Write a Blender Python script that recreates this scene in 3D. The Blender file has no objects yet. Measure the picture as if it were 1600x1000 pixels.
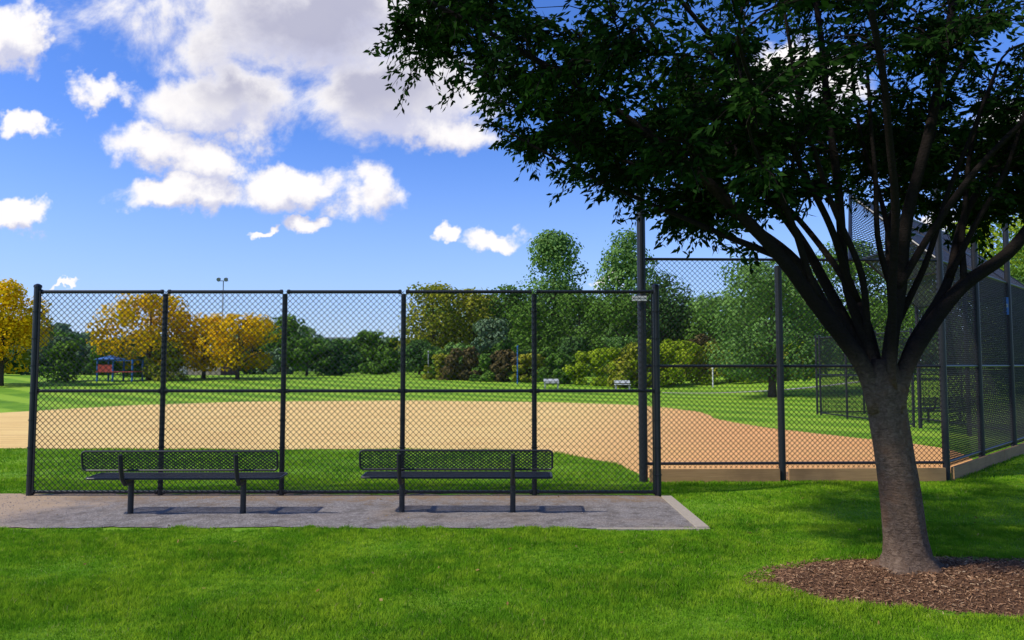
import bpy, math, random
import numpy as np
from mathutils import Vector
random.seed(5); rng=np.random.default_rng(7)
scene=bpy.context.scene; COL=scene.collection
R=math.radians

# ---------------------------------------------------------------- helpers
def link(o,parent=None,**kw):
    COL.objects.link(o)
    if parent is not None: o.parent=parent
    for k,v in kw.items(): o[k]=v
    return o
def empty(name,loc,**kw):
    o=bpy.data.objects.new(name,None); o.empty_display_size=0.2; o.location=loc
    return link(o,None,**kw)
class MB:
    def __init__(s): s.v=[]; s.f=[]
    def add(s,v,f):
        b=len(s.v); s.v.extend([tuple(p) for p in v]); s.f.extend([tuple(i+b for i in q) for q in f])
    def box(s,lo,hi):
        x0,y0,z0=lo;x1,y1,z1=hi
        s.add([(x0,y0,z0),(x1,y0,z0),(x1,y1,z0),(x0,y1,z0),(x0,y0,z1),(x1,y0,z1),(x1,y1,z1),(x0,y1,z1)],
              [(0,3,2,1),(4,5,6,7),(0,1,5,4),(1,2,6,5),(2,3,7,6),(3,0,4,7)])
    def bar(s,p,q,w,h=None,n=None):
        p=Vector(p);q=Vector(q);d=(q-p)
        if d.length<1e-6:return
        d.normalize(); h=w if h is None else h
        n=Vector(n) if n is not None else (Vector((0,0,1)) if abs(d.z)<.9 else Vector((0,1,0)))
        a=d.cross(n).normalized(); b=a.cross(d).normalized()
        a=a*w/2;b=b*h/2
        v=[p-a-b,p+a-b,p+a+b,p-a+b,q-a-b,q+a-b,q+a+b,q-a+b]
        s.add(v,[(0,3,2,1),(4,5,6,7),(0,1,5,4),(1,2,6,5),(2,3,7,6),(3,0,4,7)])
    def tube(s,pts,rad,n=8,cap=True,wob=0):
        pts=[Vector(p) for p in pts]
        if not hasattr(rad,'__len__'): rad=[rad]*len(pts)
        vs=[];fs=[]; prev=None
        for i,p in enumerate(pts):
            if i==0:d=pts[1]-pts[0]
            elif i==len(pts)-1:d=pts[-1]-pts[-2]
            else:d=pts[i+1]-pts[i-1]
            d.normalize()
            if prev is None:
                a=d.orthogonal().normalized()
            else:
                a=(prev-d*prev.dot(d)); 
                a=a.normalized() if a.length>1e-5 else d.orthogonal().normalized()
            prev=a; b=d.cross(a)
            for k in range(n):
                t=2*math.pi*k/n; r=rad[i]*(1+wob*math.sin(3*t+i*.7)+wob*.6*math.sin(5*t-i*.4))
                vs.append(p+(a*math.cos(t)+b*math.sin(t))*r)
        for i in range(len(pts)-1):
            for k in range(n):
                k2=(k+1)%n
                fs.append((i*n+k,i*n+k2,(i+1)*n+k2,(i+1)*n+k))
        if cap:
            fs.append(tuple(range(n-1,-1,-1))); m=(len(pts)-1)*n; fs.append(tuple(range(m,m+n)))
        s.add(vs,fs)
    def build(s,name,mat,parent=None,smooth=False,origin=None,**kw):
        me=bpy.data.meshes.new(name)
        v=s.v
        if origin is not None: v=[(p[0]-origin[0],p[1]-origin[1],p[2]-origin[2]) for p in v]
        me.from_pydata(v,[],s.f); me.update()
        if smooth: me.polygons.foreach_set("use_smooth",[True]*len(me.polygons))
        if mat: me.materials.append(mat)
        o=bpy.data.objects.new(name,me)
        if origin is not None and parent is None: o.location=origin
        return link(o,parent,**kw)
def np_mesh(name,V,k,mat,tint=None):
    n=len(V)//k
    me=bpy.data.meshes.new(name)
    me.vertices.add(n*k); me.vertices.foreach_set("co",V.astype(np.float32).ravel())
    me.loops.add(n*k); me.loops.foreach_set("vertex_index",np.arange(n*k,dtype=np.int32))
    me.polygons.add(n); me.polygons.foreach_set("loop_start",np.arange(n,dtype=np.int32)*k)
    me.update(calc_edges=True); me.validate()
    if tint is not None:
        a=me.attributes.new("tint",'FLOAT','POINT'); a.data.foreach_set("value",np.repeat(tint,k).astype(np.float32))
    if mat: me.materials.append(mat)
    return me

def mat_new(name):
    m=bpy.data.materials.new(name); m.use_nodes=True; nt=m.node_tree; nt.nodes.clear()
    out=nt.nodes.new('ShaderNodeOutputMaterial'); return m,nt,out
def N(nt,t,**kw):
    n=nt.nodes.new(t)
    for k,v in kw.items(): setattr(n,k,v)
    return n
def setin(n,**kw):
    for k,v in kw.items(): n.inputs[k.replace('_',' ')].default_value=v
def noise(nt,vec,scale,detail=4,rough=.55,dist=0,col=False):
    n=N(nt,'ShaderNodeTexNoise'); setin(n,Scale=scale,Detail=detail,Roughness=rough,Distortion=dist)
    if vec is not None: nt.links.new(vec,n.inputs['Vector'])
    return n.outputs['Color'] if col else n.outputs['Fac']
def ramp(nt,fac,stops):
    r=N(nt,'ShaderNodeValToRGB'); cr=r.color_ramp
    while len(cr.elements)<len(stops): cr.elements.new(.5)
    for e,(p,c) in zip(cr.elements,stops): e.position=p; e.color=(*c,1)
    nt.links.new(fac,r.inputs['Fac']); return r.outputs['Color']
def mixc(nt,fac,a,b,mode='MIX'):
    m=N(nt,'ShaderNodeMix',data_type='RGBA',blend_type=mode)
    for sock,v in ((m.inputs[0],fac),(m.inputs[6],a),(m.inputs[7],b)):
        if hasattr(v,'is_linked'): nt.links.new(v,sock)
        elif isinstance(v,(int,float)): sock.default_value=v
        else: sock.default_value=(*v,1)
    return m.outputs[2]
def math_(nt,op,a,b=None,c=None):
    m=N(nt,'ShaderNodeMath',operation=op)
    for i,v in enumerate((a,b,c)):
        if v is None: continue
        if hasattr(v,'is_linked'): nt.links.new(v,m.inputs[i])
        else: m.inputs[i].default_value=v
    return m.outputs[0]
def vm(nt,op,a,b=None):
    m=N(nt,'ShaderNodeVectorMath',operation=op)
    for i,v in enumerate((a,b)):
        if v is None: continue
        if hasattr(v,'is_linked'): nt.links.new(v,m.inputs[i])
        else: m.inputs[i].default_value=v
    return m.outputs['Value'] if op=='LENGTH' else m.outputs[0]
def mrange(nt,v,a,b,c=0,d=1,kind='SMOOTHSTEP'):
    m=N(nt,'ShaderNodeMapRange',interpolation_type=kind)
    nt.links.new(v,m.inputs[0])
    for i,x in enumerate((a,b,c,d)): m.inputs[i+1].default_value=x
    return m.outputs[0]
def bsdf(nt,out,color,rough=.8,bump=None,bstr=.3,bdist=.02,spec=.3,metal=0):
    p=N(nt,'ShaderNodeBsdfPrincipled'); 
    if hasattr(color,'is_linked'): nt.links.new(color,p.inputs['Base Color'])
    else: p.inputs['Base Color'].default_value=(*color,1)
    p.inputs['Roughness'].default_value=rough; p.inputs['Specular IOR Level'].default_value=spec
    p.inputs['Metallic'].default_value=metal
    if bump is not None:
        b=N(nt,'ShaderNodeBump'); b.inputs['Strength'].default_value=bstr; b.inputs['Distance'].default_value=bdist
        nt.links.new(bump,b.inputs['Height']); nt.links.new(b.outputs[0],p.inputs['Normal'])
    nt.links.new(p.outputs[0],out.inputs[0]); return p
def objco(nt): return N(nt,'ShaderNodeTexCoord').outputs['Object']
def geopos(nt): return N(nt,'ShaderNodeNewGeometry').outputs['Position']

def foliage(name,dark,mid,light,trans=.3,nscale=.6):
    m,nt,out=mat_new(name)
    at=N(nt,'ShaderNodeAttribute',attribute_name='tint')
    nz=noise(nt,geopos(nt),nscale,2)
    f=math_(nt,'ADD',at.outputs['Fac'],math_(nt,'MULTIPLY',math_(nt,'SUBTRACT',nz,.5),.7))
    c=ramp(nt,f,[(0.05,dark),(.5,mid),(.95,light)])
    p=N(nt,'ShaderNodeBsdfDiffuse'); nt.links.new(c,p.inputs[0])
    t=N(nt,'ShaderNodeBsdfTranslucent'); nt.links.new(mixc(nt,1.0,c,(1.0,1.15,.5),'MULTIPLY'),t.inputs[0])
    mx=N(nt,'ShaderNodeMixShader'); mx.inputs[0].default_value=trans
    nt.links.new(p.outputs[0],mx.inputs[1]); nt.links.new(t.outputs[0],mx.inputs[2]); nt.links.new(mx.outputs[0],out.inputs[0])
    return m
def simple(name,col,rough=.6,spec=.4,var=.25,sc=8,metal=0,bstr=0.1):
    m,nt,out=mat_new(name)
    nz=noise(nt,objco(nt),sc,5)
    c=mixc(nt,nz,tuple(x*(1-var) for x in col),tuple(min(1,x*(1+var)) for x in col))
    bsdf(nt,out,c,rough,nz,bstr,.01,spec,metal); return m

M_black=simple('black_coated_steel',(.012,.014,.018),.4,.4,.3,20)
M_bench=simple('bench_plastisol',(.014,.015,.018),.45,.5,.3,14)
M_wire=simple('black_vinyl_wire',(.008,.010,.012),.5,.3,.2,10)
M_hood=simple('hood_wire',(.012,.015,.022),.45,.5,.2,10)
M_white=simple('pale_paint',(.6,.6,.58),.6)
M_grey=simple('grey_metal',(.25,.26,.27),.45,.5)
M_blue=simple('blue_paint',(.03,.12,.36),.5)
M_red=simple('red_paint',(.40,.06,.04),.5)

def wood(name,a,b):
    m,nt,out=mat_new(name); co=objco(nt)
    mp=N(nt,'ShaderNodeMapping'); mp.inputs['Scale'].default_value=(1.2,1.2,22); nt.links.new(co,mp.inputs[0])
    g=noise(nt,mp.outputs[0],2.2,6,.65,.6); st=noise(nt,co,1.3,4)
    c=mixc(nt,g,a,b); c=mixc(nt,mrange(nt,st,.45,.7,0,.6),c,(.19,.11,.055))
    bsdf(nt,out,c,.85,g,.4,.01,.2); return m
M_wood=wood('weathered_timber',(.27,.15,.065),(.54,.33,.15))
M_curb=simple('tan_curb',(.36,.31,.24),.9,.2,.25,30,0,.5)

m,nt,out=mat_new('bark'); co=objco(nt)
mp=N(nt,'ShaderNodeMapping'); mp.inputs['Scale'].default_value=(1,1,1.3); nt.links.new(co,mp.inputs[0])
n1=noise(nt,mp.outputs[0],22,9,.72,.8); n2=noise(nt,co,3.0,5,.6,.5); 
mp2=N(nt,'ShaderNodeMapping'); mp2.inputs['Scale'].default_value=(9,9,60); nt.links.new(co,mp2.inputs[0]); n3=noise(nt,mp2.outputs[0],1.6,4,.6)
c=ramp(nt,n1,[(.28,(.050,.033,.023)),(.5,(.135,.092,.064)),(.74,(.235,.170,.122))])
c=mixc(nt,mrange(nt,n2,.50,.64,0,.5),c,(.16,.085,.048)); c=mixc(nt,mrange(nt,n3,.57,.70,0,.5),c,(.05,.036,.027))
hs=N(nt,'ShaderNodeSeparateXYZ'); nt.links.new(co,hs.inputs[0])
c=mixc(nt,mrange(nt,hs.outputs['Z'],1.35,2.0,0,.96),c,(.010,.008,.008))  # upper limbs go near-black: crown shade painted into the bark colour
hb=math_(nt,'ADD',math_(nt,'MULTIPLY',n1,1.0),math_(nt,'MULTIPLY',n3,.5))
bsdf(nt,out,c,.9,hb,.9,.025,.08); M_bark=m
M_farbark=simple('far_bark',(.07,.055,.045),.95,.1)

# ---------------------------------------------------------------- terrain
def ss(a,b,x):
    t=np.clip((x-a)/(b-a),0,1); return t*t*(3-2*t)
def terr(x,y):
    x=np.asarray(x,float);y=np.asarray(y,float)
    z=.75*ss(38,72,y)+.75*ss(9,24,x)*ss(24,46,y)
    z=z+.012*np.sin(x*1.7+.5*y)*np.cos(y*1.3)*ss(8.2,6.5,y)*1.0
    return z
def axis(lo,hi,fine,mx):
    a=[0.]; s=fine
    while a[-1]<hi: 
        s=min(mx,fine*(1+abs(a[-1])*.12)); a.append(a[-1]+s)
    b=[0.]
    while b[-1]>lo:
        s=min(mx,fine*(1+abs(b[-1])*.12)); b.append(b[-1]-s)
    return np.array(b[:0:-1]+a)
ax=axis(-1500,1500,.35,120); ay=axis(-60,2500,.35,120)
gx,gy=np.meshgrid(ax,ay); gz=terr(gx,gy)
nx,ny=len(ax),len(ay)
V=np.stack([gx,gy,gz],-1).reshape(-1,3)
i=np.arange((ny-1)*(nx-1)); r=i//(nx-1); c0=i%(nx-1); b=r*nx+c0
F=np.stack([b,b+1,b+nx+1,b+nx],1)
me=bpy.data.meshes.new('ground'); me.from_pydata(V.tolist(),[],F.tolist()); me.update()
me.polygons.foreach_set("use_smooth",[True]*len(me.polygons))
m,nt,out=mat_new('lawn'); P=geopos(nt)
sx=N(nt,'ShaderNodeSeparateXYZ'); nt.links.new(P,sx.inputs[0])
big=noise(nt,P,.35,4,.6,.8); fine=noise(nt,P,22,6,.7); mid=noise(nt,P,2.2,5,.6)
c=ramp(nt,big,[(.3,(.085,.20,.010)),(.5,(.13,.27,.014)),(.7,(.19,.33,.018))])
c=mixc(nt,mrange(nt,mid,.45,.7,0,.5),c,(.20,.34,.025))
c=mixc(nt,mrange(nt,fine,.45,.7,0,.5),c,(.05,.13,.008))
w=math_(nt,'SINE',math_(nt,'ADD',math_(nt,'MULTIPLY',sx.outputs['X'],1.5),math_(nt,'ADD',math_(nt,'MULTIPLY',sx.outputs['Y'],1.5),math_(nt,'MULTIPLY',mid,3))))
far=mrange(nt,sx.outputs['Y'],13,20)
c=mixc(nt,math_(nt,'MULTIPLY',mrange(nt,w,-.3,.5,0,.75),far),c,(.28,.43,.035))
bsdf(nt,out,c,.9,fine,.5,.03,.1)
me.materials.append(m); M_lawn=m
g=link(bpy.data.objects.new('ground',me),None,kind='structure')

def sheet(name,poly,z,mat,jit=.06,step=.25):
    pts=[]; n=len(poly)
    for i in range(n):
        p1,p2=np.array(poly[i],float),np.array(poly[(i+1)%n],float)
        m_=max(2,int(np.linalg.norm(p2-p1)/step))
        for k in range(m_): pts.append(p1+(p2-p1)*k/m_)
    pts=np.array(pts)
    for _ in range(3): pts=(np.roll(pts,1,0)+pts*2+np.roll(pts,-1,0))/4
    j=rng.normal(0,1,(len(pts),2)); j=(np.roll(j,1,0)+j+np.roll(j,-1,0))/3
    pts=pts+j*jit
    import bmesh
    bm=bmesh.new(); vs=[bm.verts.new((p[0],p[1],0)) for p in pts]; f=bm.faces.new(vs)
    bmesh.ops.triangulate(bm,faces=[f])
    me=bpy.data.meshes.new(name); bm.to_mesh(me); bm.free()
    me.materials.append(mat); o=bpy.data.objects.new(name,me); o.location.z=z
    if me.polygons[0].normal.z<0: me.flip_normals()
    return link(o,None,kind='structure')

# infield dirt
m,nt,out=mat_new('infield_clay'); P=geopos(nt)
sx=N(nt,'ShaderNodeSeparateXYZ'); nt.links.new(P,sx.inputs[0])
n1=noise(nt,P,.5,5,.6,.5); n2=noise(nt,P,14,6,.7)
mp=N(nt,'ShaderNodeMapping'); mp.inputs['Scale'].default_value=(.25,2.2,1); nt.links.new(P,mp.inputs[0]); n3=noise(nt,mp.outputs[0],1.5,5,.6)
tan=mixc(nt,n1,(.70,.46,.155),(.82,.60,.24))
org=mixc(nt,n1,(.64,.30,.105),(.75,.41,.165))
k=math_(nt,'ADD',math_(nt,'SUBTRACT',sx.outputs['X'],math_(nt,'MULTIPLY',sx.outputs['Y'],.25)),math_(nt,'MULTIPLY',n1,3))
c=mixc(nt,mrange(nt,k,-3.8,2.8),tan,org)
c=mixc(nt,mrange(nt,n3,.42,.66,0,.6),c,(.56,.33,.12)); c=mixc(nt,mrange(nt,n2,.5,.75,0,.35),c,(.42,.26,.11))
bsdf(nt,out,c,.95,n2,.6,.03,.1)
dirt=[(-20,15.6),(-10.8,15.6),(-5,15.4),(-2.7,15.5),(.0,15.3),(.9,14.9),(1.84,13.3),(2.0,12.2),(2.05,11.33),(4,11.36),(6.5,11.48),(7.4,12.4),(8.6,13.8),(9.1,15.6),(8.9,16.8),(8.3,17.7),(7.1,20.6),(6.6,23.8),(7.0,27.5),(6.3,30.5),(5.1,32.6),(1.8,34.8),(-5.1,36.6),(-12.9,35.3),(-16.6,32),(-18.7,27),(-21,22)]
sheet('infield_dirt',dirt,.006,m,.05)
# gravel pad
m,nt,out=mat_new('gravel'); P=geopos(nt)
vo=N(nt,'ShaderNodeTexVoronoi'); vo.inputs['Scale'].default_value=75; nt.links.new(P,vo.inputs['Vector'])
sp=N(nt,'ShaderNodeSeparateColor'); nt.links.new(vo.outputs['Color'],sp.inputs[0])
c=ramp(nt,sp.outputs[0],[(.0,(.14,.125,.115)),(.5,(.215,.195,.180)),(.95,(.32,.29,.27))])
n1=noise(nt,P,1.1,6,.65,.4); n2=noise(nt,P,4,6,.7)
c=mixc(nt,mrange(nt,n1,.46,.70,0,.7),c,(.24,.185,.14)); c=mixc(nt,mrange(nt,n2,.44,.66,0,.75),c,(.10,.086,.075))
sx=N(nt,'ShaderNodeSeparateXYZ'); nt.links.new(P,sx.inputs[0])
e=math_(nt,'ADD',sx.outputs['Y'],math_(nt,'MULTIPLY',math_(nt,'SUBTRACT',n2,.5),2.2))
c=mixc(nt,mrange(nt,e,9.3,10.1,0,.75),c,(.27,.18,.10))
e=math_(nt,'ADD',sx.outputs['X'],math_(nt,'MULTIPLY',math_(nt,'SUBTRACT',n1,.5),4))
c=mixc(nt,mrange(nt,e,-4.8,-6.3,0,.85),c,(.42,.30,.185))
bsdf(nt,out,c,.9,vo.outputs['Distance'],.6,.012,.12)
pad=[(-14,8.1),(-8,8.0),(-3,8.05),(1.0,8.0),(2.0,8.0),(2.0,10.08),(-3,10.12),(-7,10.15),(-9,10.1),(-14,10.3)]
sheet('gravel_path',pad,.010,m,.05,.12)

ns=2600; X=rng.uniform(-9,1.95,ns);Y=rng.uniform(8.05,10.0,ns); s=rng.uniform(.004,.011,ns)
T=np.array([[1,0,0],[0,1,0],[-1,0,0],[0,-1,0],[0,0,.8]],float)
Vv=[];
tri=[(0,1,4),(1,2,4),(2,3,4),(3,0,4)]
for t in tri:
    Vv.append(np.stack([np.stack([X+s*T[q,0],Y+s*T[q,1],.011+s*T[q,2]],-1) for q in t],1))
Vv=np.concatenate(Vv,0).reshape(-1,3)
me=np_mesh('loose_gravel',Vv,3,simple('stone',(.25,.22,.20),.9,.2,.5,40))
link(bpy.data.objects.new('loose_gravel',me),None,kind='stuff',label='loose grey stones on the gravel path',category='gravel')

mb=MB(); mb.box((1.97,8.0,-.02),(2.10,9.88,.028)); mb.build('path_edging',M_curb,None,origin=(2.03,9,0),label='flat tan stone edging along gravel path',category='kerb')
mb=MB(); mb.box((.9,7.94,-.02),(2.10,7.995,.02)); mb.build('path_edging',M_curb,None,origin=(1.3,7.95,0),label='thin tan stone edging between gravel and lawn',category='kerb')

# mulch bed
m,nt,out=mat_new('mulch'); P=geopos(nt); n1=noise(nt,P,40,6,.7,.6)
c=ramp(nt,n1,[(.3,(.065,.030,.016)),(.55,(.19,.10,.052)),(.75,(.32,.185,.10))])
bsdf(nt,out,c,.95,n1,1,.04,.1); M_mulch=m
mcx,mcy,mrx,mry=3.85,6.02,1.85,.84
mv=[];mf=[];nr,na=14,72
for i in range(nr+1):
    for j in range(na):
        t=2*math.pi*j/na; q=i/nr; e=1+.035*math.sin(3*t+1)+.03*math.sin(7*t)+.02*math.sin(13*t)
        mv.append((mcx+mrx*q*e*math.cos(t),mcy+mry*q*e*math.sin(t),-.005+.065*(1-q**2)+.008*math.sin(9*t+i)*(1-q)))
for i in range(nr):
    for j in range(na):
        j2=(j+1)%na; mf.append((i*na+j,(i+1)*na+j,(i+1)*na+j2,i*na+j2))
mb=MB(); mb.add(mv,mf); mb.build('mulch_bed',M_mulch,None,smooth=True,kind='structure')
nc=20000; a=rng.uniform(0,2*np.pi,nc); q=np.sqrt(rng.uniform(0,1.16,nc)); X=mcx+mrx*q*np.cos(a); Y=mcy+mry*q*np.sin(a); Z=-.005+.065*(1-np.clip(q,0,1)**2)+rng.uniform(.002,.018,nc)
L=rng.uniform(.005,.020,nc);W=rng.uniform(.0018,.004,nc); big_=rng.random(nc)<.02; L[big_]*=2; W[big_]*=2
th=rng.uniform(0,2*np.pi,nc); tl=rng.normal(0,.35,nc)
dx,dy,dz=np.cos(th)*L,np.sin(th)*L,np.sin(tl)*L*.7; px_,py_=-np.sin(th)*W,np.cos(th)*W; pz=rng.normal(0,.4,nc)*W
C=np.stack([X,Y,Z],-1); D=np.stack([dx,dy,dz],-1); Pp=np.stack([px_,py_,pz],-1)
V=np.stack([C-D-Pp,C-D+Pp,C+D+Pp,C+D-Pp],1).reshape(-1,3)
m,nt,out=mat_new('bark_chips'); at=N(nt,'ShaderNodeAttribute',attribute_name='tint')
c=ramp(nt,at.outputs['Fac'],[(0,(.065,.032,.017)),(.6,(.22,.115,.06)),(.94,(.35,.21,.115)),(1,(.5,.36,.21))]); bsdf(nt,out,c,.9,spec=.1)
me=np_mesh('wood_chips',V,4,m,rng.uniform(0,1,nc)); link(bpy.data.objects.new('wood_chips',me),None,kind='stuff',label='brown bark chips spread on the tree bed',category='mulch')

# ---------------------------------------------------------------- lawn blades
def in_mulch(x,y,k=.97): return ((x-mcx)/mrx)**2+((y-mcy)/mry)**2<k
def make_blades(n,ylo,yhi,hlo,hhi,w):
    Y=ylo+(yhi-ylo)*rng.uniform(0,1,n)
    lim=.72*Y+.7; X=rng.uniform(-1,1,n)*(.72*yhi+.7)
    k=np.abs(X)<lim
    k&=~in_mulch(X,Y,.95+.07*np.sin(X*17)+.07*np.sin(Y*23)+rng.normal(0,.03,n))
    edge=.05*np.sin(X*5)+.04*np.sin(X*13.7)+.03*np.sin(X*31)+np.abs(rng.normal(0,.03,n))
    k&=~((X<2.12+.02*np.sin(Y*20))&(Y>7.97+edge)&(Y<10.12+edge))
    from_poly=np.zeros(n,bool)
    poly=dirt; j=len(poly)-1
    for i in range(len(poly)):
        xi,yi=poly[i];xj,yj=poly[j]
        cr=((yi>Y)!=(yj>Y))&(X<(xj-xi)*(Y-yi)/(yj-yi+1e-9)+xi); from_poly^=cr; j=i
    k&=~from_poly
    k&=~((Y>11.22)&(Y<11.42)&(X>1.9)&(X<6.7))
    X=X[k];Y=Y[k];n=len(X)
    Z=terr(X,Y); h=rng.uniform(hlo,hhi,n)*(.8+.4*np.sin(X*2.1+Y)*np.cos(Y*3.3-X)); th=rng.uniform(0,2*np.pi,n)
    lean=rng.normal(0,.45,n)*h; la=rng.uniform(0,2*np.pi,n)
    wx,wy=np.cos(th)*w/2,np.sin(th)*w/2
    B=np.stack([X,Y,Z-.004],-1); Wv=np.stack([wx,wy,0*wx],-1)
    mid=B+np.stack([lean*.35*np.cos(la),lean*.35*np.sin(la),h*.55],-1)
    Tp=B+np.stack([lean*np.cos(la),lean*np.sin(la),h],-1)
    V=np.stack([B-Wv,B+Wv,mid+Wv*.8,Tp,mid-Wv*.8],1).reshape(-1,3)
    return V,rng.uniform(0,1,n)
m,nt,out=mat_new('grass_blades'); P=geopos(nt); at=N(nt,'ShaderNodeAttribute',attribute_name='tint')
n1=noise(nt,P,.55,3,.6,1.0); n2=noise(nt,P,3.2,3,.6); n3=noise(nt,P,9,2,.6)
c=ramp(nt,n1,[(.3,(.09,.25,.012)),(.5,(.20,.41,.018)),(.68,(.40,.57,.03))])
c=mixc(nt,mrange(nt,n2,.42,.66,0,.65),c,(.44,.61,.04))
c=mixc(nt,mrange(nt,n3,.46,.66,0,.6),c,(.075,.22,.012))
c=mixc(nt,math_(nt,'MULTIPLY',at.outputs['Fac'],.45),c,(.07,.20,.012))
c=mixc(nt,mrange(nt,at.outputs['Fac'],.965,.985,0,.75),c,(.46,.42,.16))
p=N(nt,'ShaderNodeBsdfDiffuse'); nt.links.new(c,p.inputs[0])
t=N(nt,'ShaderNodeBsdfTranslucent'); nt.links.new(c,t.inputs[0]); mx=N(nt,'ShaderNodeMixShader'); mx.inputs[0].default_value=.4
nt.links.new(p.outputs[0],mx.inputs[1]); nt.links.new(t.outputs[0],mx.inputs[2]); nt.links.new(mx.outputs[0],out.inputs[0])
parts=[make_blades(330000,3.6,6.2,.03,.062,.0045),make_blades(240000,6.2,8.2,.028,.055,.006),
       make_blades(190000,8.0,11.4,.025,.05,.008),make_blades(190000,10.0,16.5,.03,.055,.011)]
V=np.concatenate([p_[0] for p_ in parts]); T_=np.concatenate([p_[1] for p_ in parts])
me=np_mesh('lawn_grass',V,5,m,T_); link(bpy.data.objects.new('lawn_grass',me),None,kind='stuff',label='short mown green grass blades on the ground',category='grass')
nl=90; X=rng.uniform(-6,6,nl);Y=rng.uniform(4.2,10,nl); C=np.stack([X,Y,.035+0*X],-1)
pad_m=(X<2.1)&(Y>7.95); C[pad_m,2]=.018
th=rng.uniform(0,6.28,nl); s=rng.uniform(.012,.026,nl); a=np.stack([np.cos(th)*s,np.sin(th)*s,rng.normal(0,.3,nl)*s],-1); b=np.stack([-np.sin(th)*s*.45,np.cos(th)*s*.45,rng.normal(0,.3,nl)*s],-1)
V=np.stack([C-a,C-b,C+a,C+b],1).reshape(-1,3)
M_dead=foliage('dead_leaf',(.12,.06,.02),(.24,.15,.05),(.32,.24,.09),.2,1)
me=np_mesh('fallen_leaves',V,4,M_dead,rng.uniform(0,1,nl)); link(bpy.data.objects.new('fallen_leaves',me),None,kind='stuff',label='small dry fallen leaves on lawn and gravel',category='leaves')

# ---------------------------------------------------------------- chain link
def weave(mb,A,B,C,D,pitch=.078,w=.0058):
    A,B,C,D=[Vector(p) for p in (A,B,C,D)]
    W=((B-A).length+(C-D).length)/2; H=((D-A).length+(C-B).length)/2
    nrm=(B-A).cross(D-A).normalized()
    def mp(u,v):
        s,t=u/W,v/H; return (A*(1-s)+B*s)*(1-t)+(D*(1-s)+C*s)*t
    k=-H+pitch*.3
    while k<W:
        u0,v0=(k,0) if k>=0 else (0,-k)
        u1,v1=(k+H,H) if k+H<=W else (W,W-k)
        if u1-u0>.01: mb.bar(mp(u0,v0)+nrm*.0022,mp(u1,v1)+nrm*.0022,w,w,nrm)
        k+=pitch
    k=pitch*.3
    while k<W+H:
        u0,v0=(k,0) if k<=W else (W,k-W)
        u1,v1=(k-H,H) if k-H>=0 else (0,k)
        if u0-u1>.01: mb.bar(mp(u0,v0)-nrm*.0022,mp(u1,v1)-nrm*.0022,w,w,nrm)
        k+=pitch
def post_part(parent,x,y,z0,z1,r,sid=14,dome=True):
    mb=MB(); pts=[(x,y,z0),(x,y,z1)]; rr=[r,r]
    if dome:
        pts+= [(x,y,z1+.001),(x,y,z1+.03),(x,y,z1+.05)]; rr+=[r*1.18,r*1.1,r*.35]
    mb.tube(pts,rr,sid); 
    return mb.build('post',M_black,parent,smooth=False)
def ties(mb,x,y,z0,z1,r,n=7):
    for i in range(n):
        z=z0+(z1-z0)*(i+.5)/n; mb.tube([(x,y,z-.006),(x,y,z+.006)],r+.006,12)

fe=empty('chain_link_fence',(0,0,0),label='long black chain-link fence beside the gravel path',category='fence')
PX=[-6.44,-4.70,-3.08,-1.47,.30,1.95]; FY=10.0
for i,x in enumerate(PX):
    end=i in(0,5); r=.046 if end else .034
    post_part(fe,x,FY,-.05,2.80 if end else 2.71,r,dome=end)
for z,r in((2.74,.024),(1.40,.022),(.055,.022)):
    mb=MB()
    for a,b in zip(PX[:-1],PX[1:]):
        mb.tube([(a+.03,FY,z),(b-.03,FY,z)],r,10)
        for q in (a+.05,b-.05): mb.tube([(q-.015,FY,z),(q+.015,FY,z)],r+.008,10)
    mb.build('rail',M_black,fe)
mb=MB(); weave(mb,(PX[0]+.05,FY-.045,.05),(PX[-1]-.05,FY-.045,.05),(PX[-1]-.05,FY-.045,2.75),(PX[0]+.05,FY-.045,2.75))
for x in PX: ties(mb,x,FY,.1,2.65,.05 if x in(PX[0],PX[-1]) else .038)
for x in (PX[0]+.065,PX[-1]-.065): mb.bar((x,FY-.05,.05),(x,FY-.05,2.74),.018,.006,(0,1,0))
mb.build('wire_mesh',M_wire,fe)

bs=empty('backstop',(0,0,0),label='tall black chain-link baseball backstop with overhanging hood',category='backstop')
A=(1.97,11.2);Bp=(6.6,11.35);C_=(11.3,16.05);D_=(11.3,20.6)
RZ=3.36
for i,(x,y) in enumerate([A,(4.07,11.25),Bp,(8.06,12.80),(9.75,14.48),C_,(11.3,18.4),D_]):
    r=.066 if i==0 else .052
    top=4.35 if i==0 else (RZ-.1 if i==1 else 4.75)
    post_part(bs,x,y,-.05,top,r,16,dome=(i!=1))
def seg(a,b,z,r,name='rail'):
    mb=MB(); mb.tube([(a[0],a[1],z),(b[0],b[1],z)],r,10); return mb.build(name,M_black,bs)
for a,b in ((A,Bp),(Bp,C_),(C_,D_)):
    for z in (RZ,1.73,.27): seg(a,b,z,.022)
Bi=(5.95,12.85);Ci=(9.85,16.65);Di=(9.85,20.6);HZ=4.72
for a,b in ((Bi,Ci),(Ci,Di)): seg(a,b,HZ,.036)
mid=lambda p,q:((p[0]+q[0])/2,(p[1]+q[1])/2)
for a,b in ((mid(Bp,Bi),mid(C_,Ci)),(mid(C_,Ci),mid(D_,Di))): seg(a,b,(RZ+HZ)/2,.028)
for a,b in ((Bp,Bi),((8.06,12.8),(7.2,14.05)),((9.75,14.48),(8.55,15.4)),(C_,Ci),(D_,Di)):
    mb=MB(); mb.tube([(a[0],a[1],RZ),(b[0],b[1],HZ)],.03,10); mb.build('hood_strut',M_black,bs)
mb=MB(); mb.tube([(5.2,11.30,RZ),(Bi[0],Bi[1],HZ)],.03,10); mb.build('hood_strut',M_black,bs)
mb=MB()
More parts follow.
